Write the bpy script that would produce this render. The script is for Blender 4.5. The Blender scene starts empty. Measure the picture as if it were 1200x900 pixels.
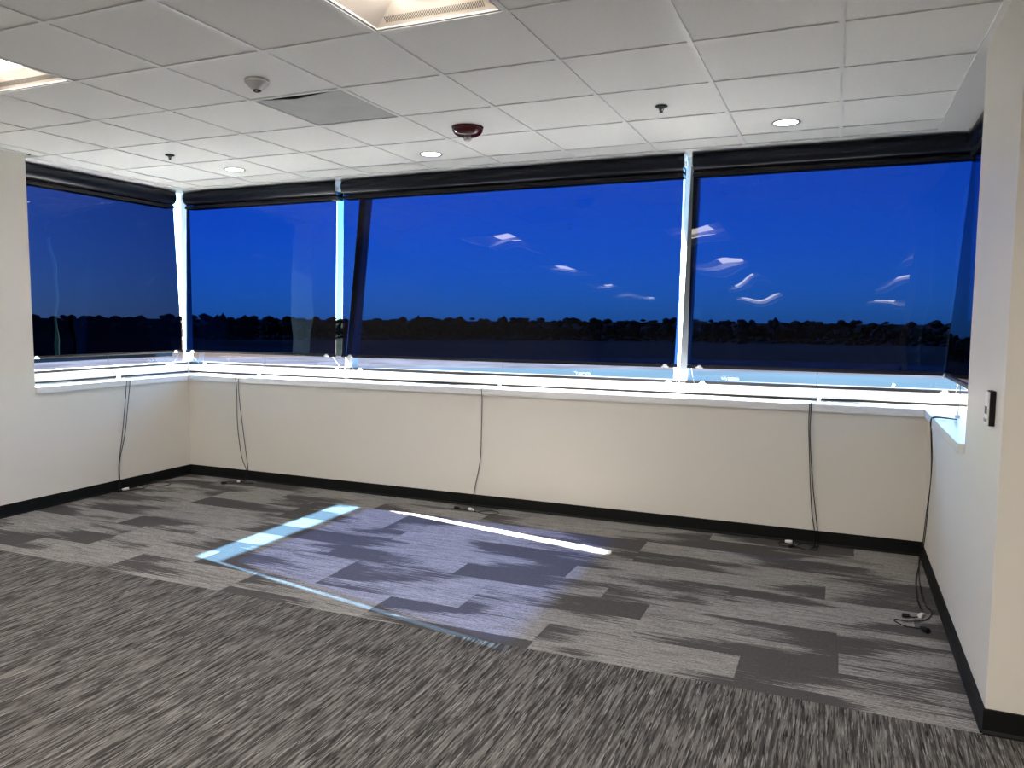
import bpy, bmesh, math, random
from mathutils import Vector, Matrix

random.seed(7)
C = bpy.context.scene.collection
S = bpy.context.scene

# ------------------------------------------------------------------ camera
cd = bpy.data.cameras.new('camera')
cam = bpy.data.objects.new('camera', cd); C.objects.link(cam)
cd.sensor_fit = 'HORIZONTAL'; cd.sensor_width = 36.0
cd.lens = 36.0 * 900.24 / 1200.0
cd.clip_start = 0.02; cd.clip_end = 20000
_r = Vector((0.92040203, 0.39089524, 0.00781141))
_u = Vector((-0.03983366, 0.07387948, 0.99647133))
_f = Vector((-0.3889388, 0.91746538, -0.08356961))
M = Matrix((( _r.x, _u.x, -_f.x, 0.0), (_r.y, _u.y, -_f.y, 0.0), (_r.z, _u.z, -_f.z, 1.5023), (0, 0, 0, 1)))
cam.matrix_world = M
S.camera = cam

# ------------------------------------------------------------------ sky, sun, exposure
SUN = Vector((-2.08, 0.42, 1.0)).normalized()
w = bpy.data.worlds.new('sky'); S.world = w; w.use_nodes = True
nt = w.node_tree; nt.nodes.clear()
sky = nt.nodes.new('ShaderNodeTexSky'); sky.sky_type = 'NISHITA'; sky.sun_disc = False
sky.sun_elevation = math.asin(SUN.z); sky.sun_rotation = math.atan2(SUN.x, SUN.y)
sky.altitude = 200; sky.air_density = 1.0; sky.dust_density = 0.4; sky.ozone_density = 2.0
mul = nt.nodes.new('ShaderNodeMix'); mul.data_type = 'RGBA'; mul.blend_type = 'MULTIPLY'
mul.inputs[0].default_value = 1.0; mul.inputs[7].default_value = (0.55, 0.85, 1.15, 1)
bgn = nt.nodes.new('ShaderNodeBackground'); bgn.inputs[1].default_value = 1.20
out = nt.nodes.new('ShaderNodeOutputWorld')
nt.links.new(sky.outputs[0], mul.inputs[6]); nt.links.new(mul.outputs[2], bgn.inputs[0]); nt.links.new(bgn.outputs[0], out.inputs[0])

sl = bpy.data.lights.new('sun', 'SUN'); sl.energy = 380.0; sl.angle = math.radians(0.55); sl.color = (1.0, 0.91, 0.79)
so = bpy.data.objects.new('sun', sl); C.objects.link(so)
so.rotation_euler = SUN.to_track_quat('Z', 'Y').to_euler(); so.location = (-30, 10, 20)

S.view_settings.view_transform = 'Standard'; S.view_settings.look = 'None'
S.view_settings.gamma = 1.0; S.view_settings.use_curve_mapping = False
S.view_settings.exposure = 0.32
S.cycles.max_bounces = 10; S.cycles.diffuse_bounces = 6; S.cycles.glossy_bounces = 4
S.cycles.transparent_max_bounces = 24; S.cycles.caustics_reflective = False; S.cycles.caustics_refractive = False
S.cycles.sample_clamp_indirect = 60.0
LAMP = 32.0          # radiance of the troffer lenses

# ------------------------------------------------------------------ dimensions (metres)
XL, XR, D, HC = -5.679, 0.549, 5.506, 2.711
TX, TY, T = -1.867, 2.8854, 0.6096
YL0, YR0, YR1 = 3.99, 4.005, 3.177       # left window end, right window end, corner of the right wall
SILL0, SILL1 = 0.907, 0.953
XE, YB = 4.0, -8.0                        # the part of the room behind the camera
def gd(z): return 0.295 + 0.168 * (z - 0.95)   # how far the leaning glass stands outside the wall face

# ------------------------------------------------------------------ helpers
class MB:
    def __init__(s): s.v = []; s.f = []; s.sm = []
    def add(s, vs, fs, smooth=False):
        n = len(s.v); s.v += [tuple(v) for v in vs]
        for f in fs: s.f.append([i + n for i in f]); s.sm.append(smooth)
        return s
    def box(s, x0, x1, y0, y1, z0, z1):
        vs = [(x, y, z) for z in (z0, z1) for y in (y0, y1) for x in (x0, x1)]
        return s.add(vs, [(0, 2, 3, 1), (4, 5, 7, 6), (0, 1, 5, 4), (2, 6, 7, 3), (0, 4, 6, 2), (1, 3, 7, 5)])
    def loft(s, a, b, smooth=False, cap=True):       # two rings with the same count
        n = len(a)
        fs = [(i, (i + 1) % n, n + (i + 1) % n, n + i) for i in range(n)]
        s.add(list(a) + list(b), fs, smooth)
        if cap: s.add(a, [tuple(reversed(range(n)))]); s.add(b, [tuple(range(n))])
        return s
    def cyl(s, p, q, r, n=16, r2=None):
        p = Vector(p); q = Vector(q); d = (q - p).normalized()
        a = d.orthogonal().normalized(); b = d.cross(a); r2 = r if r2 is None else r2
        A = [p + r * (math.cos(t) * a + math.sin(t) * b) for t in [2 * math.pi * i / n for i in range(n)]]
        B = [q + r2 * (math.cos(t) * a + math.sin(t) * b) for t in [2 * math.pi * i / n for i in range(n)]]
        return s.loft(A, B, True)
    def lathe(s, prof, n=32):                        # prof: (radius, z) about the z axis
        vs = []; fs = []
        for r, z in prof:
            for i in range(n):
                t = 2 * math.pi * i / n; vs.append((r * math.cos(t), r * math.sin(t), z))
        for k in range(len(prof) - 1):
            for i in range(n):
                j = (i + 1) % n; fs.append((k * n + i, k * n + j, (k + 1) * n + j, (k + 1) * n + i))
        return s.add(vs, fs, True)
    def tube(s, pts, r, n=8):
        pts = [Vector(p) for p in pts]; rings = []; prev = None
        for i, p in enumerate(pts):
            d = (pts[min(i + 1, len(pts) - 1)] - pts[max(i - 1, 0)]).normalized()
            a = d.orthogonal().normalized() if prev is None else (prev - d * prev.dot(d)).normalized()
            prev = a; b = d.cross(a)
            rings.append([p + r * (math.cos(t) * a + math.sin(t) * b) for t in [2 * math.pi * k / n for k in range(n)]])
        vs = [v for R in rings for v in R]; fs = []
        for i in range(len(pts) - 1):
            for k in range(n):
                m = (k + 1) % n; fs.append((i * n + k, i * n + m, (i + 1) * n + m, (i + 1) * n + k))
        s.add(vs, fs, True)
        s.add(rings[0], [tuple(reversed(range(n)))]); s.add(rings[-1], [tuple(range(n))])
        return s
    def mesh(s, name, mats):
        me = bpy.data.meshes.new(name); me.from_pydata(s.v, [], s.f)
        me.polygons.foreach_set('use_smooth', s.sm)
        for m in (mats if isinstance(mats, (list, tuple)) else [mats]): me.materials.append(m)
        bm = bmesh.new(); bm.from_mesh(me); bmesh.ops.recalc_face_normals(bm, faces=bm.faces); bm.to_mesh(me); bm.free()
        return me
    def build(s, name, mat, parent=None, loc=None, bevel=0.0):
        o = bpy.data.objects.new(name, s.mesh(name, mat)); C.objects.link(o)
        if parent: o.parent = parent
        if loc: o.location = loc
        if bevel:
            b = o.modifiers.new('bevel', 'BEVEL'); b.width = bevel; b.segments = 2; b.limit_method = 'ANGLE'
        return o

def empty(name, loc=(0, 0, 0), label=None, cat=None, group=None):
    o = bpy.data.objects.new(name, None); C.objects.link(o); o.location = loc; o.empty_display_size = 0.1
    tag(o, label, cat, group); return o
def tag(o, label=None, cat=None, group=None, kind=None):
    for k, v in (('label', label), ('category', cat), ('group', group), ('kind', kind)):
        if v: o[k] = v
    return o
def struct(o): o['kind'] = 'structure'; return o

def spline(pts, per=10):                              # Catmull-Rom through the points
    P = [Vector(p) for p in pts]; P = [2 * P[0] - P[1]] + P + [2 * P[-1] - P[-2]]; r = []
    for i in range(1, len(P) - 2):
        a, b, c, d = P[i - 1], P[i], P[i + 1], P[i + 2]
        for k in range(per):
            t = k / per
            r.append(0.5 * (2 * b + (c - a) * t + (2 * a - 5 * b + 4 * c - d) * t * t + (3 * b - a - 3 * c + d) * t ** 3))
    r.append(P[-2]); return r

# ------------------------------------------------------------------ materials
def mat(name):
    m = bpy.data.materials.new(name); m.use_nodes = True; n = m.node_tree.nodes; n.clear()
    o = n.new('ShaderNodeOutputMaterial'); return m, m.node_tree, o
def bsdf(name, col, rough=0.5, metal=0.0, spec=0.5, bump=None, var=0.0, vscale=3.0):
    m, t, o = mat(name); b = t.nodes.new('ShaderNodeBsdfPrincipled')
    b.inputs['Base Color'].default_value = (*col, 1); b.inputs['Roughness'].default_value = rough
    b.inputs['Metallic'].default_value = metal; b.inputs['Specular IOR Level'].default_value = spec
    t.links.new(b.outputs[0], o.inputs[0])
    tc = t.nodes.new('ShaderNodeTexCoord')
    if bump:
        n = t.nodes.new('ShaderNodeTexNoise'); n.inputs['Scale'].default_value = bump[0]; n.inputs['Detail'].default_value = 4
        bp = t.nodes.new('ShaderNodeBump'); bp.inputs['Strength'].default_value = bump[1]; bp.inputs['Distance'].default_value = bump[2]
        t.links.new(tc.outputs['Object'], n.inputs['Vector']); t.links.new(n.outputs[0], bp.inputs['Height']); t.links.new(bp.outputs[0], b.inputs['Normal'])
    if var:
        n = t.nodes.new('ShaderNodeTexNoise'); n.inputs['Scale'].default_value = vscale; n.inputs['Detail'].default_value = 5
        r = t.nodes.new('ShaderNodeValToRGB')
        r.color_ramp.elements[0].position = 0.3; r.color_ramp.elements[1].position = 0.7
        r.color_ramp.elements[0].color = (*[c * (1 - var) for c in col], 1); r.color_ramp.elements[1].color = (*[min(1, c * (1 + var)) for c in col], 1)
        t.links.new(tc.outputs['Object'], n.inputs['Vector']); t.links.new(n.outputs[0], r.inputs[0]); t.links.new(r.outputs[0], b.inputs['Base Color'])
    return m
def emit(name, col, s):
    m, t, o = mat(name); e = t.nodes.new('ShaderNodeEmission'); e.inputs[0].default_value = (*col, 1); e.inputs[1].default_value = s
    t.links.new(e.outputs[0], o.inputs[0]); return m
def film(name, T, ior, rough=0.0):                     # thin sheet: tinted transmission and a mirror-like surface
    m, t, o = mat(name)
    N = t.nodes; L = t.links
    tr = N.new('ShaderNodeBsdfTransparent'); ge = N.new('ShaderNodeNewGeometry')
    def mth(op, a, b=0.0):
        n = N.new('ShaderNodeMath'); n.operation = op
        for k, v in enumerate((a, b)):
            if isinstance(v, (int, float)): n.inputs[k].default_value = v
            else: L.new(v, n.inputs[k])
        return n.outputs[0]
    # Beer's law: the slanted path inside the sheet is 1 / cos of the refracted angle
    dt = N.new('ShaderNodeVectorMath'); dt.operation = 'DOT_PRODUCT'; L.new(ge.outputs['Incoming'], dt.inputs[0]); L.new(ge.outputs['Normal'], dt.inputs[1])
    c2 = mth('MULTIPLY', dt.outputs['Value'], dt.outputs['Value'])
    ci = mth('SQRT', mth('SUBTRACT', 1.0, mth('DIVIDE', mth('SUBTRACT', 1.0, c2), 1.5 * 1.5)))
    ex = mth('DIVIDE', 1.0, ci)
    cc = N.new('ShaderNodeCombineColor')
    for k in range(3): L.new(mth('POWER', T[k], ex), cc.inputs[k])
    L.new(cc.outputs[0], tr.inputs[0])
    gl = t.nodes.new('ShaderNodeBsdfGlossy'); gl.inputs['Roughness'].default_value = rough
    fr = t.nodes.new('ShaderNodeFresnel'); fr.inputs[0].default_value = ior
    geo = t.nodes.new('ShaderNodeNewGeometry')
    # a thin sheet reflects alike from both sides: undo the inverted index on back faces
    inv = t.nodes.new('ShaderNodeMath'); inv.operation = 'MULTIPLY_ADD'
    inv.inputs[1].default_value = 1.0 / ior - ior; inv.inputs[2].default_value = ior
    i2 = t.nodes.new('ShaderNodeMath'); i2.operation = 'DIVIDE'; i2.inputs[0].default_value = 1.0
    # Fresnel node inverts the index itself on back faces, so feed 1/ior there
    t.links.new(geo.outputs['Backfacing'], inv.inputs[0]); t.links.new(inv.outputs[0], fr.inputs[0])
    mx = t.nodes.new('ShaderNodeMixShader')
    t.links.new(fr.outputs[0], mx.inputs[0]); t.links.new(tr.outputs[0], mx.inputs[1]); t.links.new(gl.outputs[0], mx.inputs[2])
    t.links.new(mx.outputs[0], o.inputs[0]); return m

WALL = bsdf('cream_paint', (0.76, 0.725, 0.66), 0.45, spec=0.4, bump=(180, 0.12, 0.0006))
TILE = bsdf('ceiling_tile', (0.82, 0.82, 0.81), 0.9, spec=0.2, bump=(420, 0.25, 0.001), var=0.02, vscale=60)
GRID = bsdf('grid_white', (0.80, 0.80, 0.79), 0.35)
TRIMW = bsdf('trim_white', (0.80, 0.80, 0.79), 0.45)
BASE = bsdf('black_rubber', (0.005, 0.0055, 0.0055), 0.55, spec=0.2)
SILLM = bsdf('sill_white', (0.80, 0.80, 0.80), 0.25, spec=0.5, var=0.015, vscale=40)
ALU = bsdf('white_aluminium', (0.78, 0.79, 0.80), 0.35)
DALU = bsdf('dark_aluminium', (0.03, 0.033, 0.04), 0.4)
GALU = bsdf('grey_aluminium', (0.30, 0.33, 0.37), 0.4)
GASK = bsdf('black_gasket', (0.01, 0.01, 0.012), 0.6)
BLK = bsdf('black_plastic', (0.008, 0.008, 0.009), 0.45, spec=0.25)
WHP = bsdf('white_plastic', (0.82, 0.82, 0.80), 0.35)
TUBE = bsdf('rolled_film', (0.006, 0.008, 0.016), 0.3, spec=0.25, bump=(4, 0.1, 0.01))
RED = bsdf('red_plastic', (0.075, 0.003, 0.007), 0.22)
CLEAR = film('clear_lens', (0.92, 0.93, 0.95), 1.5)
PANE = film('window_glass', (0.88, 0.93, 0.96), 1.3)
SUN_TINT = film('sun_tint_film', (0.050, 0.105, 0.175), 1.3)  # added tint that turns the sunlight on the floor blue
GAP_TINT = film('gap_tint_film', (0.13, 0.26, 0.27), 1.2)  # added tint for the sky seen between two shades
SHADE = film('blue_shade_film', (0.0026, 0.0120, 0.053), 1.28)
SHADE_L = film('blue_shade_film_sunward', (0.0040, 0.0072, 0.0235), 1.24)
STEEL = bsdf('dark_metal', (0.05, 0.05, 0.05), 0.3, metal=1)
CHROME = bsdf('bright_metal', (0.6, 0.6, 0.6), 0.2, metal=1)
GREYP = bsdf('grey_panel', (0.42, 0.43, 0.42), 0.5, var=0.08, vscale=5, bump=(300, 0.2, 0.001))
PAN = bsdf('troffer_pan', (0.60, 0.53, 0.46), 0.5)
SLOT = bsdf('slot_dark', (0.05, 0.045, 0.04), 0.8)
LENS = emit('troffer_lens', (1.0, 0.94, 0.86), LAMP)
DOWN = emit('downlight_lens', (1.0, 0.92, 0.78), 18.0)

def carpet_plank_mat():
    m, t, o = mat('striated_carpet'); N = t.nodes; L = t.links
    b = N.new('ShaderNodeBsdfPrincipled'); b.inputs['Roughness'].default_value = 0.95; b.inputs['Specular IOR Level'].default_value = 0.1
    tc = N.new('ShaderNodeTexCoord'); oi = N.new('ShaderNodeObjectInfo')
    sh = N.new('ShaderNodeVectorMath'); sh.operation = 'SCALE'; sh.inputs[0].default_value = (37.0, 91.0, 13.0)
    L.new(oi.outputs['Random'], sh.inputs['Scale'])
    ad = N.new('ShaderNodeVectorMath'); ad.operation = 'ADD'; L.new(tc.outputs['Object'], ad.inputs[0]); L.new(sh.outputs[0], ad.inputs[1])
    def noise(sx, sy, detail, rough=0.5):
        mp = N.new('ShaderNodeVectorMath'); mp.operation = 'MULTIPLY'; mp.inputs[1].default_value = (sx, sy, 1); L.new(ad.outputs[0], mp.inputs[0])
        n = N.new('ShaderNodeTexNoise'); n.inputs['Scale'].default_value = 1; n.inputs['Detail'].default_value = detail; n.inputs['Roughness'].default_value = rough
        L.new(mp.outputs[0], n.inputs['Vector']); return n.outputs[0]
    def math_(op, a, bb, c=None):
        n = N.new('ShaderNodeMath'); n.operation = op
        for i, v in enumerate((a, bb, c)):
            if v is None: continue
            if isinstance(v, (int, float)): n.inputs[i].default_value = v
            else: L.new(v, n.inputs[i])
        return n.outputs[0]
    big = noise(1.5, 5.5, 1.0)          # broad light and dark fields
    streak = noise(4.0, 150.0, 2.5, 0.6)     # the ragged yarn ends
    fine = noise(70.0, 300.0, 3.0, 0.75)
    dash = noise(6.0, 130.0, 2.0, 0.6)
    sx = N.new('ShaderNodeSeparateXYZ'); L.new(tc.outputs['Object'], sx.inputs[0])
    wn = N.new('ShaderNodeTexWhiteNoise'); wn.noise_dimensions = '1D'; L.new(math_('MULTIPLY', oi.outputs['Random'], 531.7), wn.inputs['W'])
    sgn = math_('SUBTRACT', math_('MULTIPLY', math_('ROUND', wn.outputs[0], 0), 2.0), 1.0)
    grad = math_('MULTIPLY', math_('MULTIPLY', sx.outputs[0], sgn), 1.1)
    v = math_('ADD', math_('MULTIPLY', math_('SUBTRACT', big, 0.5), 2.3), math_('MULTIPLY', math_('SUBTRACT', streak, 0.5), 1.7))
    v = math_('ADD', v, grad)
    v = math_('ADD', v, math_('MULTIPLY', math_('SUBTRACT', oi.outputs['Random'], 0.30), 0.5))
    f = N.new('ShaderNodeMapRange'); f.inputs[1].default_value = -0.05; f.inputs[2].default_value = 0.06; L.new(v, f.inputs[0])
    lt = N.new('ShaderNodeValToRGB'); lt.color_ramp.elements[0].position = 0.38; lt.color_ramp.elements[1].position = 0.62
    lt.color_ramp.elements[0].color = (0.11, 0.104, 0.10, 1); lt.color_ramp.elements[1].color = (0.44, 0.42, 0.40, 1); L.new(math_('ADD', math_('MULTIPLY', fine, 0.62), math_('MULTIPLY', dash, 0.38)), lt.inputs[0])
    dk = N.new('ShaderNodeValToRGB'); dk.color_ramp.elements[0].position = 0.3; dk.color_ramp.elements[1].position = 0.75
    dk.color_ramp.elements[0].color = (0.058, 0.054, 0.053, 1); dk.color_ramp.elements[1].color = (0.125, 0.117, 0.115, 1); L.new(fine, dk.inputs[0])
    mx = N.new('ShaderNodeMix'); mx.data_type = 'RGBA'; L.new(f.outputs[0], mx.inputs[0]); L.new(dk.outputs[0], mx.inputs[6]); L.new(lt.outputs[0], mx.inputs[7])
    L.new(mx.outputs[2], b.inputs['Base Color'])
    bp = N.new('ShaderNodeBump'); bp.inputs['Strength'].default_value = 0.5; bp.inputs['Distance'].default_value = 0.003; L.new(fine, bp.inputs['Height']); L.new(bp.outputs[0], b.inputs['Normal'])
    L.new(b.outputs[0], o.inputs[0]); return m
def carpet_near_mat():
    m, t, o = mat('flecked_carpet'); N = t.nodes; L = t.links
    b = N.new('ShaderNodeBsdfPrincipled'); b.inputs['Roughness'].default_value = 0.95; b.inputs['Specular IOR Level'].default_value = 0.1
    tc = N.new('ShaderNodeTexCoord')
    def noise(sx, sy, detail, rough=0.5, off=0):
        mp = N.new('ShaderNodeMapping'); mp.inputs['Scale'].default_value = (sx, sy, 1); mp.inputs['Location'].default_value = (off, off, off); L.new(tc.outputs['Object'], mp.inputs[0])
        n = N.new('ShaderNodeTexNoise'); n.inputs['Scale'].default_value = 1; n.inputs['Detail'].default_value = detail; n.inputs['Roughness'].default_value = rough
        L.new(mp.outputs[0], n.inputs['Vector']); return n.outputs[0]
    def ramp(src, stops):
        r = N.new('ShaderNodeValToRGB'); e = r.color_ramp.elements
        e[0].position, e[0].color = stops[0][0], (*stops[0][1], 1); e[1].position, e[1].color = stops[-1][0], (*stops[-1][1], 1)
        for p, c in stops[1:-1]:
            k = e.new(p); k.color = (*c, 1)
        L.new(src, r.inputs[0]); return r.outputs[0]
    base = ramp(noise(65, 3.6, 3, 0.62), [(0.38, (0.050, 0.046, 0.044)), (0.48, (0.080, 0.074, 0.070)), (0.57, (0.175, 0.164, 0.155))])
    fleck = noise(170, 8, 3, 0.65, 3.7)
    fm = N.new('ShaderNodeMapRange'); fm.inputs[1].default_value = 0.55; fm.inputs[2].default_value = 0.64; L.new(fleck, fm.inputs[0])
    mx = N.new('ShaderNodeMix'); mx.data_type = 'RGBA'; mx.inputs[7].default_value = (0.30, 0.29, 0.275, 1); L.new(fm.outputs[0], mx.inputs[0]); L.new(base, mx.inputs[6])
    dk = noise(150, 7.5, 2, 0.6, 8.1)
    dm = N.new('ShaderNodeMapRange'); dm.inputs[1].default_value = 0.44; dm.inputs[2].default_value = 0.36; L.new(dk, dm.inputs[0])
    m2 = N.new('ShaderNodeMix'); m2.data_type = 'RGBA'; m2.inputs[7].default_value = (0.025, 0.023, 0.022, 1); L.new(dm.outputs[0], m2.inputs[0]); L.new(mx.outputs[2], m2.inputs[6])
    L.new(m2.outputs[2], b.inputs['Base Color'])
    bp = N.new('ShaderNodeBump'); bp.inputs['Strength'].default_value = 0.6; bp.inputs['Distance'].default_value = 0.004
    L.new(noise(300, 120, 2, 0.6), bp.inputs['Height']); L.new(bp.outputs[0], b.inputs['Normal'])
    L.new(b.outputs[0], o.inputs[0]); return m
PLANK = carpet_plank_mat(); NEAR = carpet_near_mat()

# ------------------------------------------------------------------ walls
struct(MB().box(XL - 0.8, XL, YB, YL0, 0, 2.95).box(XL - 0.32, XL, YL0, D + 0.32, 0, SILL0).build('wall_left', WALL))
struct(MB().box(XL, XR, D, D + 0.32, 0, SILL0).build('wall_back', WALL))
struct(MB().box(XR, XE, YR1, YR0, 0, 2.95).box(XR, XR + 0.32, YR0, D + 0.32, 0, SILL0).build('wall_right', WALL))
struct(MB().box(XL - 0.8, XE + 0.3, YB - 0.3, YB, 0, 2.95).build('wall_rear', WALL))
struct(MB().box(XE, XE + 0.3, YB, YR1, 0, 2.95).build('wall_side', WALL))
H = 0.0946
def baseboard(name, prof_from, prof_to, nrm):
    # a rubber base with a small rounded toe, swept from one corner to the other
    a = Vector((*prof_from, 0)); b = Vector((*prof_to, 0)); n = Vector((*nrm, 0))
    pr = [(0, 0), (0.014, 0), (0.013, 0.006), (0.007, 0.016), (0.006, H - 0.003), (0.004, H), (0, H)]
    A = [a + n * d + Vector((0, 0, z)) for d, z in pr]; B = [b + n * d + Vector((0, 0, z)) for d, z in pr]
    return struct(MB().loft(A, B).build(name, BASE))
baseboard('baseboard_left', (XL, YB), (XL, D), (1, 0))
baseboard('baseboard_back', (XL, D), (XR, D), (0, -1))
baseboard('baseboard_right', (XR, D), (XR, YR1 - 0.006), (-1, 0))
baseboard('baseboard_corner', (XR - 0.006, YR1), (XE, YR1), (0, -1))

# ------------------------------------------------------------------ floor: flecked carpet and striated planks
YC = 3.168
fl = struct(MB().box(XL - 0.4, XE + 0.3, YB - 0.3, YC, -0.25, 0.0).box(XL - 0.4, XR + 0.4, YC, D + 0.4, -0.25, -0.004).build('floor', NEAR))
PW, PL = 0.2286, 0.9144
ROWX = {0: -0.347, 1: -1.265, 2: -0.858, 3: 0.049, 4: -2.05, 5: -2.337, 6: -0.926, 7: -1.137, 8: -0.23, 9: -0.60, 10: -1.68}
meshes = {}
def plank_mesh(w_, d_):
    k = (round(w_, 3), round(d_, 3))
    if k not in meshes:
        e = 0.0012
        lo = [(-w_ / 2, -d_ / 2, -0.004), (w_ / 2, -d_ / 2, -0.004), (w_ / 2, d_ / 2, -0.004), (-w_ / 2, d_ / 2, -0.004)]
        mi = [(-w_ / 2 + .0003, -d_ / 2 + .0003, 0.0), (w_ / 2 - .0003, -d_ / 2 + .0003, 0.0), (w_ / 2 - .0003, d_ / 2 - .0003, 0.0), (-w_ / 2 + .0003, d_ / 2 - .0003, 0.0)]
        up = [(-w_ / 2 + e, -d_ / 2 + e, 0.0008), (w_ / 2 - e, -d_ / 2 + e, 0.0008), (w_ / 2 - e, d_ / 2 - e, 0.0008), (-w_ / 2 + e, d_ / 2 - e, 0.0008)]
        mb = MB(); mb.loft(lo, mi, cap=False); mb.loft(mi, up, cap=False); mb.add(up, [(0, 1, 2, 3)])
        meshes[k] = mb.mesh('carpet_plank', PLANK)
    return meshes[k]
edges = [YC] + [3.255 + PW * i for i in range(10)] + [D]
for r in range(11):
    y0, y1 = edges[r], edges[r + 1]
    x = ROWX[r]
    while x > XL: x -= PL
    while x < XR:
        x0, x1 = max(x, XL), min(x + PL, XR)
        if x1 - x0 > 0.01:
            o = bpy.data.objects.new('carpet_plank', plank_mesh(x1 - x0, y1 - y0)); C.objects.link(o)
            o.parent = fl; o.location = ((x0 + x1) / 2, (y0 + y1) / 2, 0)
        x += PL

# ------------------------------------------------------------------ ceiling: slab, lay-in tiles, grid bars
ce = struct(MB().box(XL - 0.8, XE + 0.3, YB - 0.3, D + 0.75, 2.95, 3.1).build('ceiling', TRIMW))
GX0, GX1, GY1 = XL - 0.10, XR - 0.012, D + 0.085
TROF = [(i, j) for i in (-4, 0, 4, 8) for j in (-2, -6, -10, -14) if (i, j) not in ((4, -2), (8, -2))]
holes = {(i, j + k) for i, j in TROF for k in (0, 1)}
GRILLE = (-2, 1)
tmesh = {}
def tile_mesh(w_, d_):
    k = (round(w_, 3), round(d_, 3))
    if k not in tmesh:
        g = 0.004
        a = [(-w_ / 2 + g, -d_ / 2 + g, 0), (w_ / 2 - g, -d_ / 2 + g, 0), (w_ / 2 - g, d_ / 2 - g, 0), (-w_ / 2 + g, d_ / 2 - g, 0)]
        b = [(x, y, 0.016) for x, y, z in a]
        tmesh[k] = MB().loft(a, b).mesh('ceiling_tile', TILE)
    return tmesh[k]
for j in range(-18, 5):
    y0, y1 = TY + j * T, min(TY + (j + 1) * T, GY1)
    y0 = max(y0, YB)
    for i in range(-7, 10):
        x0, x1 = max(TX + i * T, GX0 if y0 > YL0 - 0.6 else XL), min(TX + (i + 1) * T, XE if y1 <= 2.9 else GX1)
        if x0 < XL and y0 < YL0: x0 = XL
        if x1 - x0 < 0.03 or (i, j) in holes or (i, j) == GRILLE: continue
        if j < -6 and not (-5 < i < 9): pass
        o = bpy.data.objects.new('ceiling_tile', tile_mesh(x1 - x0, y1 - y0)); C.objects.link(o)
        o.parent = ce; o.location = ((x0 + x1) / 2, (y0 + y1) / 2, HC + 0.0058 + random.uniform(0, 0.0006))
        o.rotation_euler = (random.uniform(-.001, .001), random.uniform(-.001, .001), 0)
bw = 0.012
for i in range(-6, 10):
    x = TX + i * T
    y1 = GY1 if x < GX1 else 2.9
    if x - bw > XE: continue
    MB().box(x - bw, x + bw, YB, y1, HC, HC + 0.004).box(x - 0.001, x + 0.001, YB, y1, HC + 0.004, HC + 0.04).build('grid_bar', GRID, ce)
for j in range(-17, 5):
    y = TY + j * T
    MB().box(XL if y < YL0 else GX0, XE if y < 2.9 else GX1, y - bw, y + bw, HC + 0.0004, HC + 0.0042).box(XL if y < YL0 else GX0, XE if y < 2.9 else GX1, y - 0.001, y + 0.001, HC + 0.004, HC + 0.04).build('grid_bar', GRID, ce)
# wall angles round the edge of the grid
def angle(x0, x1, y0, y1): return MB().box(x0, x1, y0, y1, HC - 0.003, HC + 0.012).build('wall_angle', GRID, ce)
angle(XL, XL + 0.022, YB, YL0)
angle(GX0 - 0.005, GX1 + 0.02, GY1 - 0.012, GY1 + 0.010)
angle(GX0 - 0.02, GX0 + 0.010, YL0, GY1)
angle(GX1 - 0.016, GX1 + 0.012, YR1, GY1)
angle(XR, XE, YR1 - 0.022, YR1)
# soffit boards over the window recesses
SD = 0.345
struct(MB().box(XL - SD, XR + 0.28, GY1 + 0.010, D + SD, HC - 0.002, HC + 0.025).build('trim_1', TRIMW))
struct(MB().box(XL - SD, GX0 - 0.02, YL0, GY1 + 0.010, HC - 0.002, HC + 0.025).build('trim_2', TRIMW))
struct(MB().box(GX1 + 0.012, XR + 0.28, YR0, GY1 + 0.010, HC - 0.002, HC + 0.025).build('trim_3', TRIMW))

# ------------------------------------------------------------------ sills
a = 0.028
sb = MB()
ring0 = [(XL + a, YL0), (XL + a, D - a), (XR - a, D - a), (XR - a, YR0), (XR + 0.31, YR0), (XR + 0.31, D + 0.31), (XL - 0.31, D + 0.31), (XL - 0.31, YL0)]
def band(p, q, r_, s_):       # one run of sill board, mitred at the corners
    lo = [(*v, SILL0) for v in (p, q, r_, s_)]; hi = [(*v, SILL1) for v in (p, q, r_, s_)]
    return MB().loft(lo, hi)
struct(band(ring0[0], ring0[1], ring0[6], ring0[7]).build('trim_4', SILLM, bevel=0.004))
struct(band(ring0[1], ring0[2], ring0[5], ring0[6]).build('trim_5', SILLM, bevel=0.004))
struct(band(ring0[2], ring0[3], ring0[4], ring0[5]).build('trim_6', SILLM, bevel=0.004))

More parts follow.
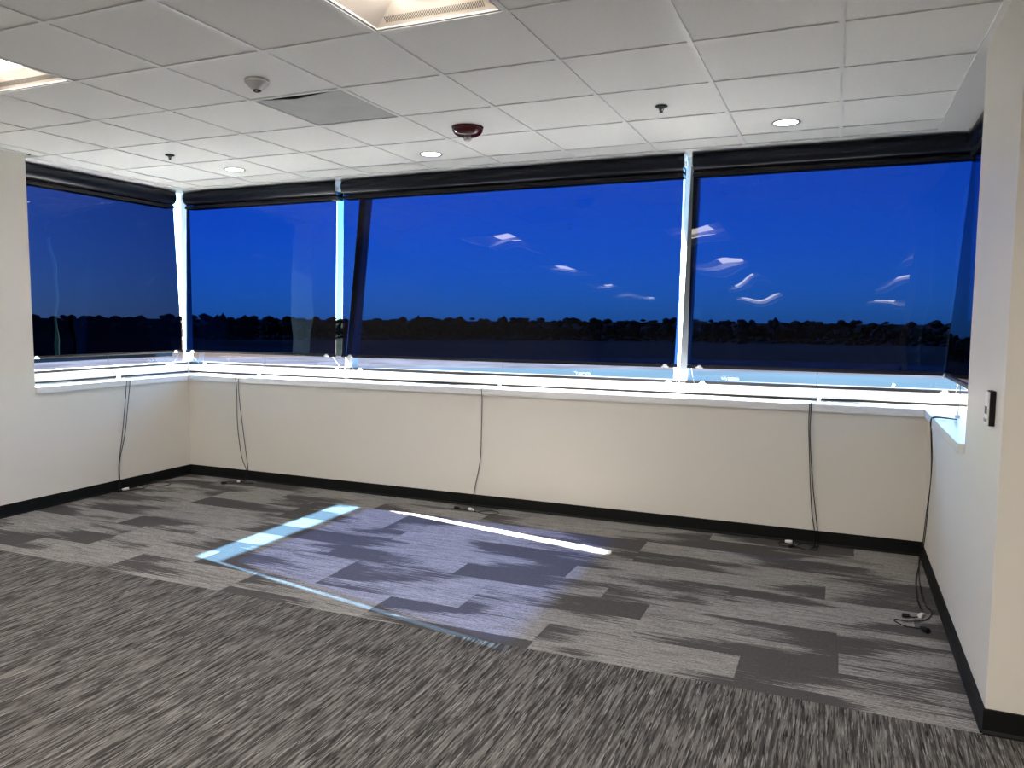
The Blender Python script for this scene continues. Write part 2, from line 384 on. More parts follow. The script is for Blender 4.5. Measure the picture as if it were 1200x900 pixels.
# ------------------------------------------------------------------ windows
ZT = 2.90
def pl(x, d, z):            # point on the back window side
    return (x, D + d, z)
def window(n, side, a0, a1, c0=None, c1=None):
    # side: 'L','B','R'; a0..a1 run along the wall; c0/c1: True when that end meets the leaning corner
    def P(s, d, z):
        if side == 'B': return (s, D + d, z)
        if side == 'L': return (XL - d, s, z)
        return (XR + d, s, z)
    def end(v, corner, d): return v if not corner else v + corner * d
    W = struct(empty('window_%d' % n))
    def strip(z0, z1, t0, t1, name, m, bev=0):     # prism following the lean between depths t0..t1 behind the glass line
        A = []; B = []
        for z, t in ((z0, t0), (z0, t1), (z1, t1), (z1, t0)):
            d = gd(z) + t
            A.append(P(end(a0, c0, d), d, z)); B.append(P(end(a1, c1, d), d, z))
        return MB().loft(A, B).build(name, m, W, bevel=bev)
    strip(0.953, 0.968, -0.012, 0.09, 'shadow_line', GASK)  # dark strip standing in for the shadow line between rail and sill
    strip(0.968, 1.036, -0.008, 0.09, 'bottom_rail', ALU, 0.003)
    strip(1.036, 1.057, -0.012, 0.08, 'gasket', GASK)
    strip(2.80, ZT + 0.06, 0.0, 0.09, 'head_rail', DALU)
    def sheet(z0, z1, t, name, m):
        v = []
        for z, (s, c) in ((z0, (a0, c0)), (z0, (a1, c1)), (z1, (a1, c1)), (z1, (a0, c0))):
            d = gd(z) + t; v.append(P(end(s, c, d), d, z))
        lo = [Vector(q) for q in v]; return MB().add(lo, [(0, 1, 2, 3)]).build(name, m, W)
    sheet(1.05, 2.81, 0.05, 'glass_pane', PANE)
    if side == 'L':
        def patch(y0, y1, z0, z1):
            q = [P(y, gd(z) + 0.043, z) for y, z in ((y0, z0), (y1, z0), (y1, z1), (y0, z1))]
            MB().add(q, [(0, 1, 2, 3)]).build('sun_tint_strip', SUN_TINT, W)
        patch(YL0, D + 0.165, 1.118, 1.30); patch(YL0, 4.16, 1.301, 2.80)  # added sheets, set where the floor's sun rays cross the glass
    return W
M1, M2 = -4.075, -1.065
w1 = window(1, 'L', YL0, D, None, 1)
w2 = window(2, 'B', XL, M1, -1, None)
w3 = window(3, 'B', M1, M2)
w4 = window(4, 'B', M2, XR, None, 1)
w5 = window(5, 'R', YR0, D, None, 1)
def mullion(W, x, nose, name='mullion'):
    def ring(z):
        d = gd(z)
        return [(x - 0.032, D + d - 0.012, z), (x + 0.022, D + d - 0.012, z), (x + 0.032, D + d, z), (x + 0.032, D + d + 0.10, z), (x - 0.032, D + d + 0.10, z)]
    MB().loft(ring(0.953), ring(ZT + 0.05)).build(name, GALU, W, bevel=0.002)
    def ring2(z):
        d = gd(z)
        return [(x - 0.032, D + d - 0.014, z), (x - 0.028, D + d - 0.016, z), (x - 0.028, D + d + 0.03, z), (x - 0.034 - nose, D + d + 0.03, z)]
    MB().loft(ring2(0.966), ring2(ZT)).build('sun_catch_bead', ALU, W)  # added white bead, angled to catch sun and look bright in the gap
mullion(w2, M1, 0.025); mullion(w3, M2, 0.045)
def corner_post(W, sx, m):
    X = XL if sx < 0 else XR
    def ring(z):
        d = gd(z) - 0.02; e = gd(z) + 0.10
        return [(X + sx * d, D + d, z), (X + sx * d, D + d + 0.06, z), (X + sx * e, D + e, z), (X + sx * (d + 0.06), D + d, z)]
    MB().loft(ring(0.953), ring(ZT + 0.05)).build('corner_post', m, W)
corner_post(w1, -1, ALU); corner_post(w5, 1, ALU)
# roof edge above the glazing and the wall skin under it
struct(MB().box(XL - 0.62, XE + 1.2, D + 0.75, D + 0.85, 2.96, 3.25).box(XL - 1.85, XL - 0.62, 2.0, D + 0.75, 2.96, 3.25).box(XR + 0.62, XR + 1.4, YR0, D + 0.75, 2.96, 3.25).build('roof', DALU))

# ------------------------------------------------------------------ roller shades
def shade(side, s0, s1, d0, lean, label, zb=1.172, zt=2.545, seed=0, gap_tint_w=0.0):
    """ s0..s1 along the wall, d0 depth of the film at its hem, lean outward in degrees """
    k = math.tan(math.radians(lean))
    sm = (s0 + s1) / 2
    def P(s, d, z):
        if side == 'B': return Vector((s, D + d, z))
        if side == 'L': return Vector((XL - d, s, z))
        return Vector((XR + d, s, z))
    base = P(sm, d0, 0.953)
    R = empty('roller_shade', base, label, 'roller shade', 'dark blue film shades on the windows')
    def loc(s, d, z): return P(s, d, z) - base
    rnd = random.Random(seed)
    # film: a thin hanging sheet with shallow ripples
    nx, nz = int(max(24, (s1 - s0) / 0.028)), 56
    waves = []
    for q in range(16):
        lx = rnd.uniform(0.22, 1.1); lz = rnd.uniform(0.25, 1.3)
        if q < 4: lz = rnd.uniform(1.5, 3.0); lx = rnd.uniform(0.3, 0.7)
        waves.append((2 * math.pi / lx * rnd.choice((-1, 1)), 2 * math.pi / lz, rnd.uniform(0, 6.28), 0.0027 / (2 * math.pi / min(lx, lz)) * 1.0))
    zf = zt + 0.06
    def film_d(s, z):
        u = (z - zb) / (zf - zb); amp = min(1, max(0, (1 - u)) * 6) * (0.55 + 0.45 * u) * min(1, u * 8 + .1)
        return d0 + k * (z - zb) + amp * sum(A * math.sin(a_ * s + b_ * z + p_) for a_, b_, p_, A in waves)
    vs = []; fs = []
    for j in range(nz + 1):
        z = zb + (zf - zb) * j / nz
        for i in range(nx + 1):
            s = s0 + (s1 - s0) * i / nx; vs.append(loc(s, film_d(s, z), z))
    for j in range(nz):
        for i in range(nx):
            q = j * (nx + 1) + i; fs.append((q, q + 1, q + nx + 2, q + nx + 1))
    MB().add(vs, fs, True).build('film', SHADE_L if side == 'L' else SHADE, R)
    if gap_tint_w:                                          # added tint sheet that dims the bright sky in the gap beside this shade
        MB().add([loc(s0 - gap_tint_w, film_d(s0, zb) - .002, zb), loc(s0, film_d(s0, zb) - .002, zb), loc(s0, d0 + k * (zf - zb), zf), loc(s0 - gap_tint_w, d0 + k * (zf - zb), zf)], [(0, 1, 2, 3)]).build('gap_tint_sheet', GAP_TINT, R)
    # roller tube with the rolled-up film, hanging against the soffit
    dt = d0 + k * (zf - zb); rr = 0.062; zc = HC - 0.010 - rr
    dc = dt + rr * 0.2
    MB().cyl(loc(s0, dc, zc), loc(s1, dc, zc), rr, 28).build('roller_tube', TUBE, R)
    # black back fascia under and behind the tube
    A = []; B = []
    for d, z in ((dc - 0.030, zt - 0.005), (dc - 0.034, zt + 0.004), (dc - 0.030, zt + 0.020), (dc + 0.075, zt + 0.020), (dc + 0.075, HC - 0.006), (dc + 0.082, HC - 0.006), (dc + 0.082, zt - 0.005)):
        A.append(loc(s0, d, z)); B.append(loc(s1, d, z))
    MB().loft(A, B).build('fascia', BLK, R)
    # end brackets
    for s, sg in ((s0, -1), (s1, 1)):
        A = [loc(s + sg * 0.004, d, z) for d, z in ((dc - 0.045, zc - 0.03), (dc + 0.07, zc - 0.03), (dc + 0.07, HC - 0.004), (dc - 0.045, HC - 0.004))]
        B = [loc(s + sg * 0.009, d, z) for d, z in ((dc - 0.045, zc - 0.03), (dc + 0.07, zc - 0.03), (dc + 0.07, HC - 0.004), (dc - 0.045, HC - 0.004))]
        br = MB().loft(A, B).build('bracket', ALU, R)
        MB().cyl(loc(s + sg * 0.001, dc, zc), loc(s + sg * 0.022, dc, zc), 0.018, 12).build('end_cap', WHP, br)
    # hem bar, clips and guide wires
    A = [loc(s0, d0 + dd, zb + zz) for dd, zz in ((-0.007, -0.012), (0.007, -0.012), (0.009, 0), (0.007, 0.012), (-0.007, 0.012), (-0.009, 0))]
    B = [loc(s1, d0 + dd, zb + zz) for dd, zz in ((-0.007, -0.012), (0.007, -0.012), (0.009, 0), (0.007, 0.012), (-0.007, 0.012), (-0.009, 0))]
    MB().loft(A, B).build('hem_bar', BLK, R)
    for s, sg in ((s0, 1), (s1, -1)):
        c = s + sg * 0.09
        cl = MB()
        def blk(sa, sb_, da, db, za, zb2): cl.loft([loc(sa, da, za), loc(sb_, da, za), loc(sb_, db, za), loc(sa, db, za)], [loc(sa, da, zb2), loc(sb_, da, zb2), loc(sb_, db, zb2), loc(sa, db, zb2)])
        blk(c - 0.026, c + 0.026, d0 - 0.016, d0 - 0.008, zb - 0.012, zb - 0.003)
        blk(c - 0.016, c + 0.016, d0 - 0.016, d0 - 0.008, zb - 0.003, zb + 0.005)
        blk(c - 0.010, c + 0.010, d0 - 0.016, d0 - 0.008, zb + 0.005, zb + 0.012)
        cl.build('hem_clip', WHP, R)
        e = s + sg * 0.03
        MB().tube([loc(e, d0, zb - 0.01), loc(e, gd(1.03) - 0.012, 1.032)], 0.0016, 6).build('guide_wire', CHROME, R)
        rc = MB(); g_ = gd(1.03) - 0.010
        def blk2(sa, sb_, za, zb2): rc.loft([loc(sa, g_ - 0.010, za), loc(sb_, g_ - 0.010, za), loc(sb_, g_, za), loc(sa, g_, za)], [loc(sa, g_ - 0.010, zb2), loc(sb_, g_ - 0.010, zb2), loc(sb_, g_, zb2), loc(sa, g_, zb2)])
        blk2(c - 0.026, c + 0.026, 1.032, 1.042); blk2(c - 0.016, c + 0.016, 1.042, 1.052); blk2(c - 0.010, c + 0.010, 1.052, 1.060)
        rc.build('rail_clip', WHP, R)
    return R
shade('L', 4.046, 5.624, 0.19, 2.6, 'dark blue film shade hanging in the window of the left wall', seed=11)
shade('B', -5.85, -4.10, 0.150, 2.0, 'narrow dark blue film shade on the long wall, nearest its left corner', seed=22)
shade('B', -4.03, -1.080, 0.150, 2.0, 'widest dark blue film shade, in the middle of the long window wall', seed=33, gap_tint_w=0.062)
shade('B', -1.010, 0.755, 0.150, 2.0, 'dark blue film shade on the long wall, beside its right corner', seed=44)
shade('R', 4.02, 5.60, 0.086, 3.7, 'dark blue film shade of the right wall, seen edge-on as a sliver', seed=55)

# ------------------------------------------------------------------ ceiling fittings
def troffer(i, j, label, group):
    x0, x1, y0, y1 = TX + i * T + 0.008, TX + (i + 1) * T - 0.008, TY + j * T + 0.008, TY + (j + 2) * T - 0.008
    c = ((x0 + x1) / 2, (y0 + y1) / 2, HC)
    R = empty('ceiling_troffer', c, label, 'ceiling light', group)
    hx, hy = (x1 - x0) / 2, (y1 - y0) / 2
    fr = MB()
    fr.box(-hx, -hx + 0.016, -hy, hy, 0.0045, 0.014).box(hx - 0.016, hx, -hy, hy, 0.0045, 0.014).box(-hx + .016, hx - .016, -hy, -hy + 0.016, 0.0045, 0.014).box(-hx + .016, hx - .016, hy - 0.016, hy, 0.0045, 0.014)
    fr.build('frame', GREYP, R)
    ix, iy = hx - 0.016, hy - 0.016
    lx, ly, zt = 0.135, hy - 0.115, 0.085
    lo = [(-ix, -iy, 0.012), (ix, -iy, 0.012), (ix, iy, 0.012), (-ix, iy, 0.012)]
    hi = [(-lx, -ly, zt), (lx, -ly, zt), (lx, ly, zt), (-lx, ly, zt)]
    MB().loft(lo, hi, cap=False).build('pan', PAN, R)
    # softly bowed lens
    n = 8; vs = []; fs = []
    for a_ in range(n + 1):
        t = -1 + 2 * a_ / n
        for yy in (-ly, ly): vs.append((lx * t, yy, zt - 0.022 * (1 - t * t) + 0.001))
    for a_ in range(n): fs.append((2 * a_, 2 * a_ + 2, 2 * a_ + 3, 2 * a_ + 1))
    MB().add(vs, fs, True).build('lens', LENS, R)
    # return-air slots along the two end slopes
    for sg in (1, -1):
        sl_ = MB(); ns = 62
        for q in range(ns):
            x = -ix * 0.80 + 1.6 * ix * q / (ns - 1)
            A = []; B = []
            for f in (0.14, 0.36):
                y = iy + (ly - iy) * f; z = 0.012 + (zt - 0.012) * f
                A.append((x - 0.0011, sg * (y - 0.001), z - 0.0012)); B.append((x + 0.0011, sg * (y - 0.001), z - 0.0012))
            sl_.add([A[0], B[0], B[1], A[1]], [(0, 1, 2, 3)])
            sl_.add([(v[0], v[1] + sg * 0.001, v[2] + 0.001) for v in (A[0], B[0], B[1], A[1])], [(3, 2, 1, 0)])
        tag(sl_.build('air_slots', SLOT, R), kind='stuff')
    return R
for i, j in TROF:
    if (i, j) == (0, -2): lab, g = 'recessed ceiling light with a slotted end panel, nearest the grey panel', None
    elif (i, j) == (-4, -2): lab, g = 'recessed ceiling light above the left wall, only one glowing corner in view', None
    else: lab, g = 'recessed ceiling light further back in the room, seen only mirrored in the film shades', 'ceiling lights back in the room'
    troffer(i, j, lab, g)

def downlight(x, y, label):
    R = empty('downlight', (x, y, HC + 0.004), label, 'ceiling light', 'round recessed downlights by the windows')
    MB().lathe([(0.066, 0.0), (0.082, -0.001), (0.086, -0.004), (0.083, -0.007), (0.074, -0.006), (0.068, -0.001), (0.064, 0.0)], 40).build('trim_ring', GALU, R)
    MB().lathe([(0.0, -0.003), (0.050, -0.0035), (0.069, -0.0025)], 40).build('lens', DOWN, R)
downlight(-0.348, 5.071, 'round lit downlight in the ceiling nearest the right wall')
downlight(-2.821, 5.090, 'round lit downlight in the ceiling just beyond the red alarm')
downlight(-4.624, 5.032, 'round lit downlight in the ceiling nearest the left corner')

# fire alarm: red oval dome with a clear strobe
R = empty('fire_alarm', (-2.219, 4.481, HC + 0.004), 'dark red domed fire alarm with clear strobe on the ceiling', 'alarm')
MB().lathe([(0.088, 0.0), (0.096, -0.006), (0.098, -0.016), (0.094, -0.028), (0.082, -0.043), (0.062, -0.054), (0.03, -0.060), (0.0, -0.061)], 40).build('housing', RED, R)
MB().lathe([(0.100, 0.0), (0.101, -0.003), (0.096, -0.006)], 40).build('base_ring', RED, R)
MB().lathe([(0.030, -0.054), (0.031, -0.064), (0.027, -0.076), (0.016, -0.084), (0.0, -0.086)], 24).build('strobe_lens', CLEAR, R)
MB().cyl((0, 0, -0.060), (0, 0, -0.076), 0.009, 12).build('flash_tube', CHROME, R)
MB().box(-0.024, 0.024, -0.0015, 0.0015, -0.080, -0.060).build('reflector', WHP, R)

R = empty('smoke_detector', (-2.799, 3.218, HC + 0.004), 'white cone-shaped smoke detector on the ceiling beside the grey panel', 'smoke detector')
MB().lathe([(0.052, 0.0), (0.060, -0.002), (0.062, -0.010), (0.058, -0.014)], 36).build('base', WHP, R)
MB().lathe([(0.056, -0.012), (0.054, -0.019), (0.040, -0.036), (0.026, -0.048), (0.022, -0.050)], 36).build('cone', bsdf('detector_grey', (0.62, 0.62, 0.62), 0.4), R)
MB().lathe([(0.022, -0.049), (0.020, -0.056), (0.010, -0.061), (0.0, -0.062)], 24).build('sensor_tip', STEEL, R)
MB().lathe([(0.0, -0.066), (0.004, -0.064), (0.0045, -0.060), (0.0, -0.058)], 10).build('indicator', CHROME, R, loc=(0.008, -0.012, 0.004))

def sprinkler(x, y, label):
    R = empty('sprinkler', (x, y, HC + 0.004), label, 'sprinkler', 'fire sprinklers in the ceiling')
    MB().lathe([(0.012, 0.0), (0.034, -0.001), (0.036, -0.004), (0.024, -0.011), (0.012, -0.013)], 24).build('escutcheon', STEEL, R)
    arms = MB()
    for sg in (-1, 1): arms.tube([(sg * 0.009, 0, -0.010), (sg * 0.013, 0, -0.020), (sg * 0.004, 0, -0.034)], 0.0022, 6)
    arms.build('frame_arms', STEEL, R)
    MB().cyl((0, 0, -0.010), (0, 0, -0.034), 0.004, 10).build('bulb', STEEL, R)
    df = MB()
    for q in range(10):
        t = 2 * math.pi * q / 10
        df.add([(0.004 * math.cos(t - .3), 0.004 * math.sin(t - .3), -0.035), (0.016 * math.cos(t - .2), 0.016 * math.sin(t - .2), -0.036), (0.016 * math.cos(t + .2), 0.016 * math.sin(t + .2), -0.036), (0.004 * math.cos(t + .3), 0.004 * math.sin(t + .3), -0.035)], [(0, 1, 2, 3)])
    df.cyl((0, 0, -0.034), (0, 0, -0.037), 0.008, 12)
    df.build('deflector', STEEL, R)
sprinkler(-0.977, 4.441, 'dark metal sprinkler in the ceiling nearer the right wall')
sprinkler(-4.676, 4.414, 'dark metal sprinkler in the ceiling nearer the left wall')

# grey lay-in panel, one edge lifted off its bar
gx, gy = TX + (GRILLE[0] + 0.5) * T, TY + (GRILLE[1] + 0.5) * T
h = T / 2 - 0.013
R = empty('ceiling_panel', (gx, gy, HC + 0.006), 'flat grey metal panel lying in the ceiling grid in place of a tile', 'panel')
pm = MB(); lo = []; hi = []
for x, y in ((-h, -h + 0.004), (-h * 0.2, -h + 0.070), (h, -h + 0.003), (h, h), (-h, h)):
    z = 0.0; lo.append((x, y, z)); hi.append((x, y, z + 0.003))
pm.loft(lo, hi).build('sheet', GREYP, R)
MB().box(-T / 2 + 0.004, T / 2 - 0.004, -T / 2 + 0.004, T / 2 - 0.004, 0.05, 0.055).build('back_cover', bsdf('plenum_dark', (0.02, 0.02, 0.02), 0.9), R)

# wall control by the corner
R = empty('wall_thermostat', (XR, 3.357, 1.184), 'white wall control with black sides on the right wall near the corner', 'thermostat')
MB().box(-0.020, 0.0, -0.036, 0.030, -0.066, 0.066).build('housing', BLK, R, bevel=0.003)
MB().box(-0.026, -0.0195, -0.033, 0.027, -0.062, 0.062).build('front_plate', WHP, R, bevel=0.002)
MB().box(-0.0275, -0.0255, -0.022, 0.016, -0.022, 0.006).build('display', BLK, R)
for q in (-0.018, 0.0, 0.018): MB().box(-0.0285, -0.0255, q - 0.011, q + 0.005, -0.052, -0.040).build('button', bsdf('button_grey', (0.35, 0.36, 0.37), 0.5), R)

# ------------------------------------------------------------------ charging cables from the shade hems to the floor
def cable(name, label, base, drop, strands, coil, plugs, r=0.0028):
    R = empty(name, base, label, 'cable', 'charging cables hanging from the shades'); b = Vector(base)
    L = lambda pts: [Vector(p) - b for p in pts]
    MB().tube(L(spline(drop, 8)), 0.0018, 6).build('thin_lead', BLK, R)
    hub = Vector(drop[-1]) - b
    MB().box(hub.x - 0.012, hub.x + 0.012, hub.y - 0.012, hub.y + 0.012, hub.z - 0.004, hub.z + 0.016).build('coupler', WHP, R, bevel=0.002)
    for st in strands: MB().tube(L(spline(st, 8)), r, 8).build('strand', BLK, R)
    if coil: MB().tube(L(spline(coil, 8)), r, 8).build('coil', BLK, R)
    for p, q, m, rad in plugs:
        p = Vector(p) - b; q = Vector(q) - b; mid = p.lerp(q, 0.55)
        MB().cyl(p, mid, rad * 0.65, 12, rad).cyl(mid, q, rad, 12, rad * 0.9).build('connector' if m is WHP else 'plug', m, R)
    return R
g = 0.0045
xw = XL + 0.012
cable('charging_cable', 'black cable with a white connector hanging down the left wall',
      (XL + 0.03, 4.72, 0.0), [(XL - 0.19, 4.80, 1.158), (XL - 0.20, 4.81, 1.06), (XL - 0.10, 4.82, 0.970)],
      [[(XL - 0.10, 4.82, 0.962), (XL - 0.02, 4.82, 0.962), (XL + 0.027, 4.82, 0.955), (XL + 0.034, 4.82, 0.92), (xw + .012, 4.80, 0.73), (xw, 4.77, 0.48), (xw, 4.71, 0.26), (xw + .006, 4.70, 0.10), (XL + 0.03, 4.705, 0.02), (XL + 0.07, 4.72, g), (XL + 0.13, 4.85, g)],
       [(XL - 0.10, 4.80, 0.962), (XL + 0.020, 4.79, 0.962), (XL + 0.034, 4.785, 0.92), (xw + .006, 4.75, 0.55), (xw, 4.70, 0.23), (xw + .008, 4.69, 0.09), (XL + 0.03, 4.68, 0.02), (XL + 0.05, 4.69, g)]],
      [(XL + 0.13, 4.85, g), (XL + 0.08, 4.95, g), (XL + 0.20, 4.97, g), (XL + 0.22, 5.06, g + .006), (XL + 0.08, 5.10, g), (XL + 0.05, 5.00, g + .006), (XL + 0.10, 4.86, g + .006)],
      [((XL + 0.04, 4.70, 0.014), (XL + 0.085, 4.73, 0.022), WHP, 0.012), ((XL + 0.05, 4.69, 0.012), (XL + 0.055, 4.645, 0.012), BLK, 0.012)])
yw = D - 0.012
def back_cable(xh, pts1, pts2, coil, plugs, label):
    x1 = pts1[0][0]; x2 = pts2[0][0] if pts2 else None
    e = lambda x: [(xh + 0.02, D + 0.09, 0.962), (x + (xh - x) * .4, D + 0.02, 0.962), (x, D - 0.026, 0.957), (x, D - 0.035, 0.925)]
    st = [e(x1) + [(x, yw - (0.012 if k == 0 else 0), z) for k, (x, z) in enumerate(pts1)] + [(pts1[-1][0], D - 0.025, 0.02), (pts1[-1][0] + .01, D - 0.05, g), coil[0]]]
    if pts2: st.append(e(x2) + [(x, yw - (0.012 if k == 0 else 0), z) for k, (x, z) in enumerate(pts2)] + [(pts2[-1][0], D - 0.025, 0.02), (pts2[-1][0] + .01, D - 0.06, g), coil[1]])
    return cable('charging_cable', label, (pts1[-1][0], D - 0.05, 0), [(xh, D + 0.195, 1.158), (xh, D + 0.20, 1.06), (xh + 0.02, D + 0.09, 0.970)], st, coil, plugs)
back_cable(-4.93, [(-5.07, 0.81), (-5.08, 0.50), (-5.04, 0.22), (-4.99, 0.10)], [(-5.04, 0.74), (-5.01, 0.42), (-4.97, 0.11)],
           [(-5.00, 5.43, g), (-5.06, 5.40, g), (-5.09, 5.33, g), (-5.03, 5.29, g), (-4.95, 5.36, g + .006), (-4.86, 5.38, g), (-4.84, 5.42, g), (-4.92, 5.45, g)],
           [((-4.99, 5.38, 0.014), (-4.955, 5.36, 0.020), WHP, 0.012), ((-5.03, 5.29, 0.012), (-5.075, 5.27, 0.012), BLK, 0.012)],
           'black cable looping wide down the long wall nearest the left corner')
back_cable(-2.50, [(-2.58, 0.86), (-2.59, 0.65), (-2.60, 0.38), (-2.65, 0.13)], None,
           [(-2.62, 5.40, g), (-2.56, 5.33, g), (-2.46, 5.29, g), (-2.39, 5.31, g), (-2.38, 5.37, g), (-2.46, 5.38, g + .006), (-2.54, 5.32, g), (-2.62, 5.34, g), (-2.72, 5.35, g)],
           [((-2.58, 5.335, 0.013), (-2.63, 5.345, 0.015), WHP, 0.012), ((-2.71, 5.35, 0.012), (-2.755, 5.35, 0.012), BLK, 0.012)],
           'single black cable down the long wall below the widest shade')
back_cable(-0.125, [(-0.16, 0.80), (-0.14, 0.46), (-0.12, 0.22), (-0.10, 0.10)], [(-0.15, 0.74), (-0.12, 0.40), (-0.08, 0.10)],
           [(-0.10, 5.42, g), (-0.12, 5.34, g), (-0.16, 5.33, g), (-0.20, 5.40, g), (-0.17, 5.45, g + .006), (-0.09, 5.42, g + .006), (-0.08, 5.36, g), (-0.14, 5.31, g + .004), (-0.22, 5.38, g), (-0.29, 5.36, g), (-0.32, 5.42, g), (-0.28, 5.46, g)],
           [((-0.28, 5.45, 0.013), (-0.235, 5.44, 0.015), WHP, 0.012), ((-0.22, 5.37, 0.012), (-0.245, 5.335, 0.012), BLK, 0.010)],
           'pair of black cable strands down the long wall below the shade nearest the right corner')
xr = XR - 0.012
cable('charging_cable', 'black cable hanging from the right wall sill and trailing across the carpet', (XR - 0.05, 5.2, 0.0),
      [(XR + 0.086, 4.90, 1.158), (XR + 0.088, 4.92, 1.06), (XR + 0.085, 4.95, 0.970)],
      [[(XR + 0.085, 4.95, 0.960), (XR + 0.03, 4.99, 0.962), (XR - 0.026, 5.03, 0.957), (XR - 0.036, 5.05, 0.92), (xr - .012, 5.08, 0.85), (xr, 5.10, 0.69), (xr, 5.14, 0.48), (xr, 5.28, 0.15), (XR - 0.03, 5.28, 0.03), (0.49, 5.10, g), (0.47, 4.93, g), (0.45, 4.62, g), (0.458, 4.38, g)],
       [(XR + 0.085, 4.93, 0.960), (XR + 0.03, 4.96, 0.962), (XR - 0.026, 4.99, 0.957), (XR - 0.036, 5.02, 0.92), (xr - .006, 5.08, 0.70), (xr, 5.12, 0.55), (xr, 5.24, 0.35), (xr, 5.36, 0.12), (XR - 0.03, 5.33, 0.03), (0.50, 5.10, g), (0.482, 4.78, g), (0.482, 4.52, g), (0.503, 4.44, g), (0.47, 4.31, g), (0.38, 4.23, g + .004), (0.325, 4.245, g), (0.318, 4.215, g), (0.36, 4.165, g), (0.42, 4.16, g), (0.435, 4.15, g)]],
      [(0.44, 4.315, 0.012), (0.41, 4.31, g), (0.385, 4.30, 0.010)],
      [((0.458, 4.36, 0.012), (0.435, 4.31, 0.015), WHP, 0.012), ((0.39, 4.30, 0.012), (0.355, 4.295, 0.012), BLK, 0.011), ((0.43, 4.155, 0.012), (0.455, 4.115, 0.014), BLK, 0.016)])

# ------------------------------------------------------------------ outdoors: apron, fields, trees
ZG = -7.5
def ground_mat():
    m, t, o = mat('ground'); N = t.nodes; L = t.links
    b = N.new('ShaderNodeBsdfPrincipled'); b.inputs['Roughness'].default_value = 0.95; b.inputs['Specular IOR Level'].default_value = 0.0
    tc = N.new('ShaderNodeTexCoord')
    mp = N.new('ShaderNodeMapping'); mp.inputs['Scale'].default_value = (0.006, 0.03, 1); L.new(tc.outputs['Object'], mp.inputs[0])
    n = N.new('ShaderNodeTexNoise'); n.inputs['Scale'].default_value = 1; n.inputs['Detail'].default_value = 6; L.new(mp.outputs[0], n.inputs['Vector'])
    r = N.new('ShaderNodeValToRGB'); r.color_ramp.elements[0].position = 0.35; r.color_ramp.elements[1].position = 0.65
    r.color_ramp.elements[0].color = (0.006, 0.005, 0.005, 1); r.color_ramp.elements[1].color = (0.012, 0.009, 0.009, 1)
    L.new(n.outputs[0], r.inputs[0]); L.new(r.outputs[0], b.inputs['Base Color']); L.new(b.outputs[0], o.inputs[0]); return m
def apron_mat():
    return bsdf('frosted_pavement', (0.0055, 0.0102, 0.016), 0.9, spec=0.0, var=0.12, vscale=0.05)
FIELD = ground_mat(); APRON = apron_mat()
FROST = bsdf('frosted_grass', (0.008, 0.009, 0.013), 0.95, spec=0.0, var=0.35, vscale=0.12)
n = 96
struct(MB().add([(4000 * math.cos(2 * math.pi * i / n), 4000 * math.sin(2 * math.pi * i / n), ZG) for i in range(n)], [tuple(range(n))]).build('ground', FIELD))
def sector(r0, r1, z, name, m):
    vs = []; fs = []
    for i in range(n):
        t = 2 * math.pi * i / n; vs += [(r0 * math.cos(t), r0 * math.sin(t), z), (r1 * math.cos(t), r1 * math.sin(t), z)]
    for i in range(n): fs.append((2 * i, 2 * i + 1, (2 * i + 3) % (2 * n), (2 * i + 2) % (2 * n)))
    return struct(MB().add(vs, fs).build(name, m))
sector(20, 142, ZG + 0.04, 'pavement', APRON)
sector(142, 186, ZG + 0.02, 'lawn', FROST)
BARK = bsdf('bare_wood', (0.006, 0.005, 0.004), 0.9, spec=0.0)
WOODS = bsdf('bare_woods', (0.0045, 0.004, 0.0035), 0.95, spec=0.0, var=0.3, vscale=0.6)
EVER = bsdf('evergreen', (0.004, 0.005, 0.003), 0.95, spec=0.0, var=0.3, vscale=0.9)
def crown(mb, rnd, cx, cy, cz, rx, rz, lumps):
    for _ in range(lumps):
        t = rnd.uniform(0, 6.28); q = rnd.uniform(0, 0.75); zz = cz + rnd.uniform(-0.7, 0.8) * rz
        s = rnd.uniform(0.22, 0.5); x = cx + rx * q * math.cos(t); y = cy + rx * q * math.sin(t)
        bm = bmesh.new(); bmesh.ops.create_icosphere(bm, subdivisions=1, radius=1.0)
        vs = [(x + v.co.x * rx * s * rnd.uniform(.7, 1.3), y + v.co.y * rx * s * rnd.uniform(.7, 1.3), zz + v.co.z * rz * s * 1.2 * rnd.uniform(.7, 1.3)) for v in bm.verts]
        bm.verts.index_update(); fs = [[v.index for v in f.verts] for f in bm.faces]; bm.free(); mb.add(vs, fs)
protos = []
for k in range(5):
    rnd = random.Random(100 + k); mb = MB(); hgt = (6.5, 7.5, 8.2, 6.0, 7.0)[k]
    crown(mb, rnd, 0, 0, hgt * 0.58, 3.0, hgt * 0.40, 26)
    t = MB(); t.cyl((0, 0, 0), (0, 0, hgt * 0.7), 0.28, 8, 0.1)
    for q in range(14):
        a_ = rnd.uniform(0, 6.28); z = hgt * rnd.uniform(.35, .75); l_ = rnd.uniform(1.2, 2.8)
        t.cyl((0, 0, z), (l_ * math.cos(a_), l_ * math.sin(a_), z + l_ * rnd.uniform(.6, 1.2)), 0.1, 5, 0.03)
    protos.append((mb.mesh('crown', EVER if k == 3 else WOODS), t.mesh('trunk', BARK)))
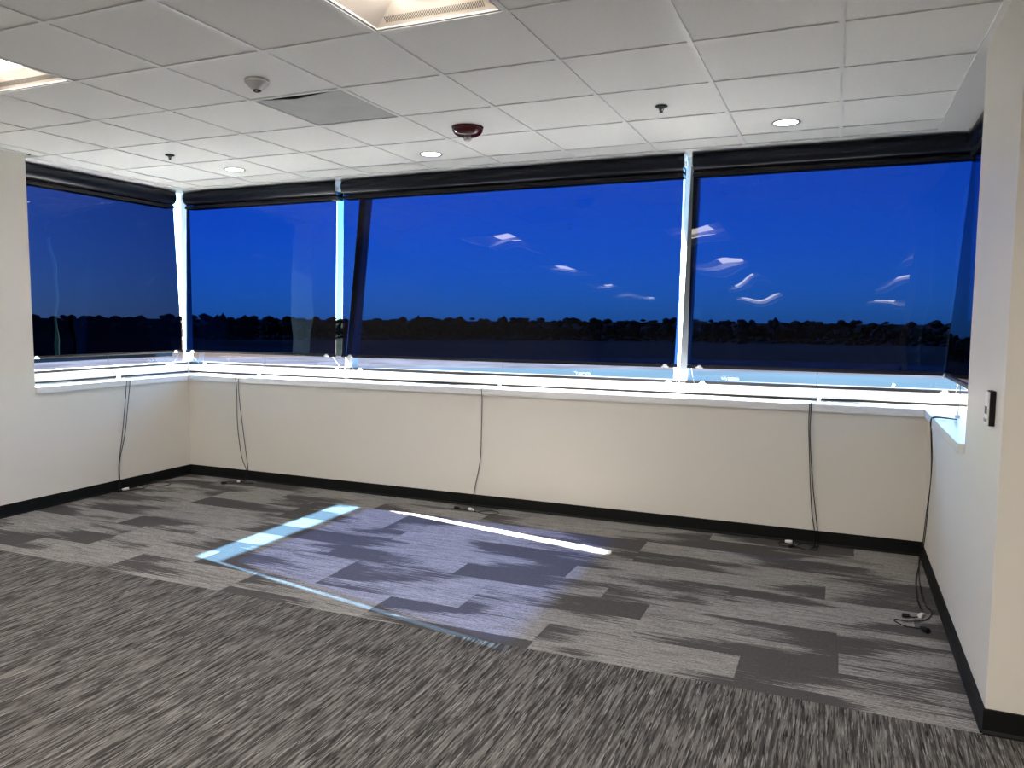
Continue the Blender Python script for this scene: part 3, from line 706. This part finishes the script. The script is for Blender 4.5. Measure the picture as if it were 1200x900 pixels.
def tree(k, x, y, sc, label, group):
    R = empty('tree', (x, y, ZG), label, 'tree', group); R.scale = (sc, sc, sc); R.rotation_euler = (0, 0, random.uniform(0, 6.28))
    for nm, me in (('crown', protos[k][0]), ('trunk', protos[k][1])):
        o = bpy.data.objects.new(nm, me); C.objects.link(o); o.parent = R
def view_of(az):
    x = math.tan(az)
    if x < -1.03: return 'the left wall window'
    if x < -0.70: return 'the window nearest the left corner'
    if x < -0.185: return 'the widest window'
    return 'the window nearest the right corner'
for q in range(150):
    az = math.radians(-60 + 82 * (q + random.uniform(-.15, .15)) / 149)
    rd = 366 + (q % 2) * 9 + random.uniform(-3, 3)
    tree(random.choice((0, 1, 2, 4, 0, 3)), rd * math.sin(az), rd * math.cos(az), random.uniform(0.78, 0.96),
         'dark bare tree of the distant hedgerow, seen through ' + view_of(az), 'hedgerow trees beyond ' + view_of(az))
ordinal = ('first', 'second', 'third', 'fourth', 'fifth', 'sixth', 'seventh', 'eighth', 'ninth', 'tenth', 'eleventh', 'twelfth')
for q, px in enumerate((262, 286, 490, 514, 540, 566, 590, 614, 870, 907, 932, 1128)):
    az = math.atan((px - 600) / 900.24) - 0.401
    rd = 351 + random.uniform(-1.5, 1.5)
    tree(random.choice((1, 2, 2)), rd * math.sin(az), rd * math.cos(az), random.uniform(1.05, 1.22),
         'taller dark tree on the horizon, %s from the left of the taller trees' % ordinal[q], 'taller trees of the distant hedgerow')
# undergrowth that closes the hedgerow, and the woods beyond
def woods(name, r0, h0, h1, step, seed, m, label):
    rnd = random.Random(seed); mb = MB(); az = -64.0
    while az < 26:
        a_ = math.radians(az); rd = r0 + rnd.uniform(-6, 6)
        crown(mb, rnd, rd * math.sin(a_), rd * math.cos(a_), ZG + h0 * 0.45, step * 0.9, rnd.uniform(h0, h1) * 0.5, 3)
        az += math.degrees(step / r0) * 0.55
    return tag(mb.build(name, m), label, 'woods', kind='stuff')
woods('undergrowth', 392, 7.0, 8.4, 5.0, 5, WOODS, 'low tangled brush between the trees of the distant hedgerow')
woods('roadside_brush', 334, 2.6, 3.4, 4.0, 9, WOODS, 'low brush along the near foot of the distant hedgerow')
woods('far_woods', 900, 10.5, 12.5, 14.0, 6, WOODS, 'even dark band of far woods along the horizon')
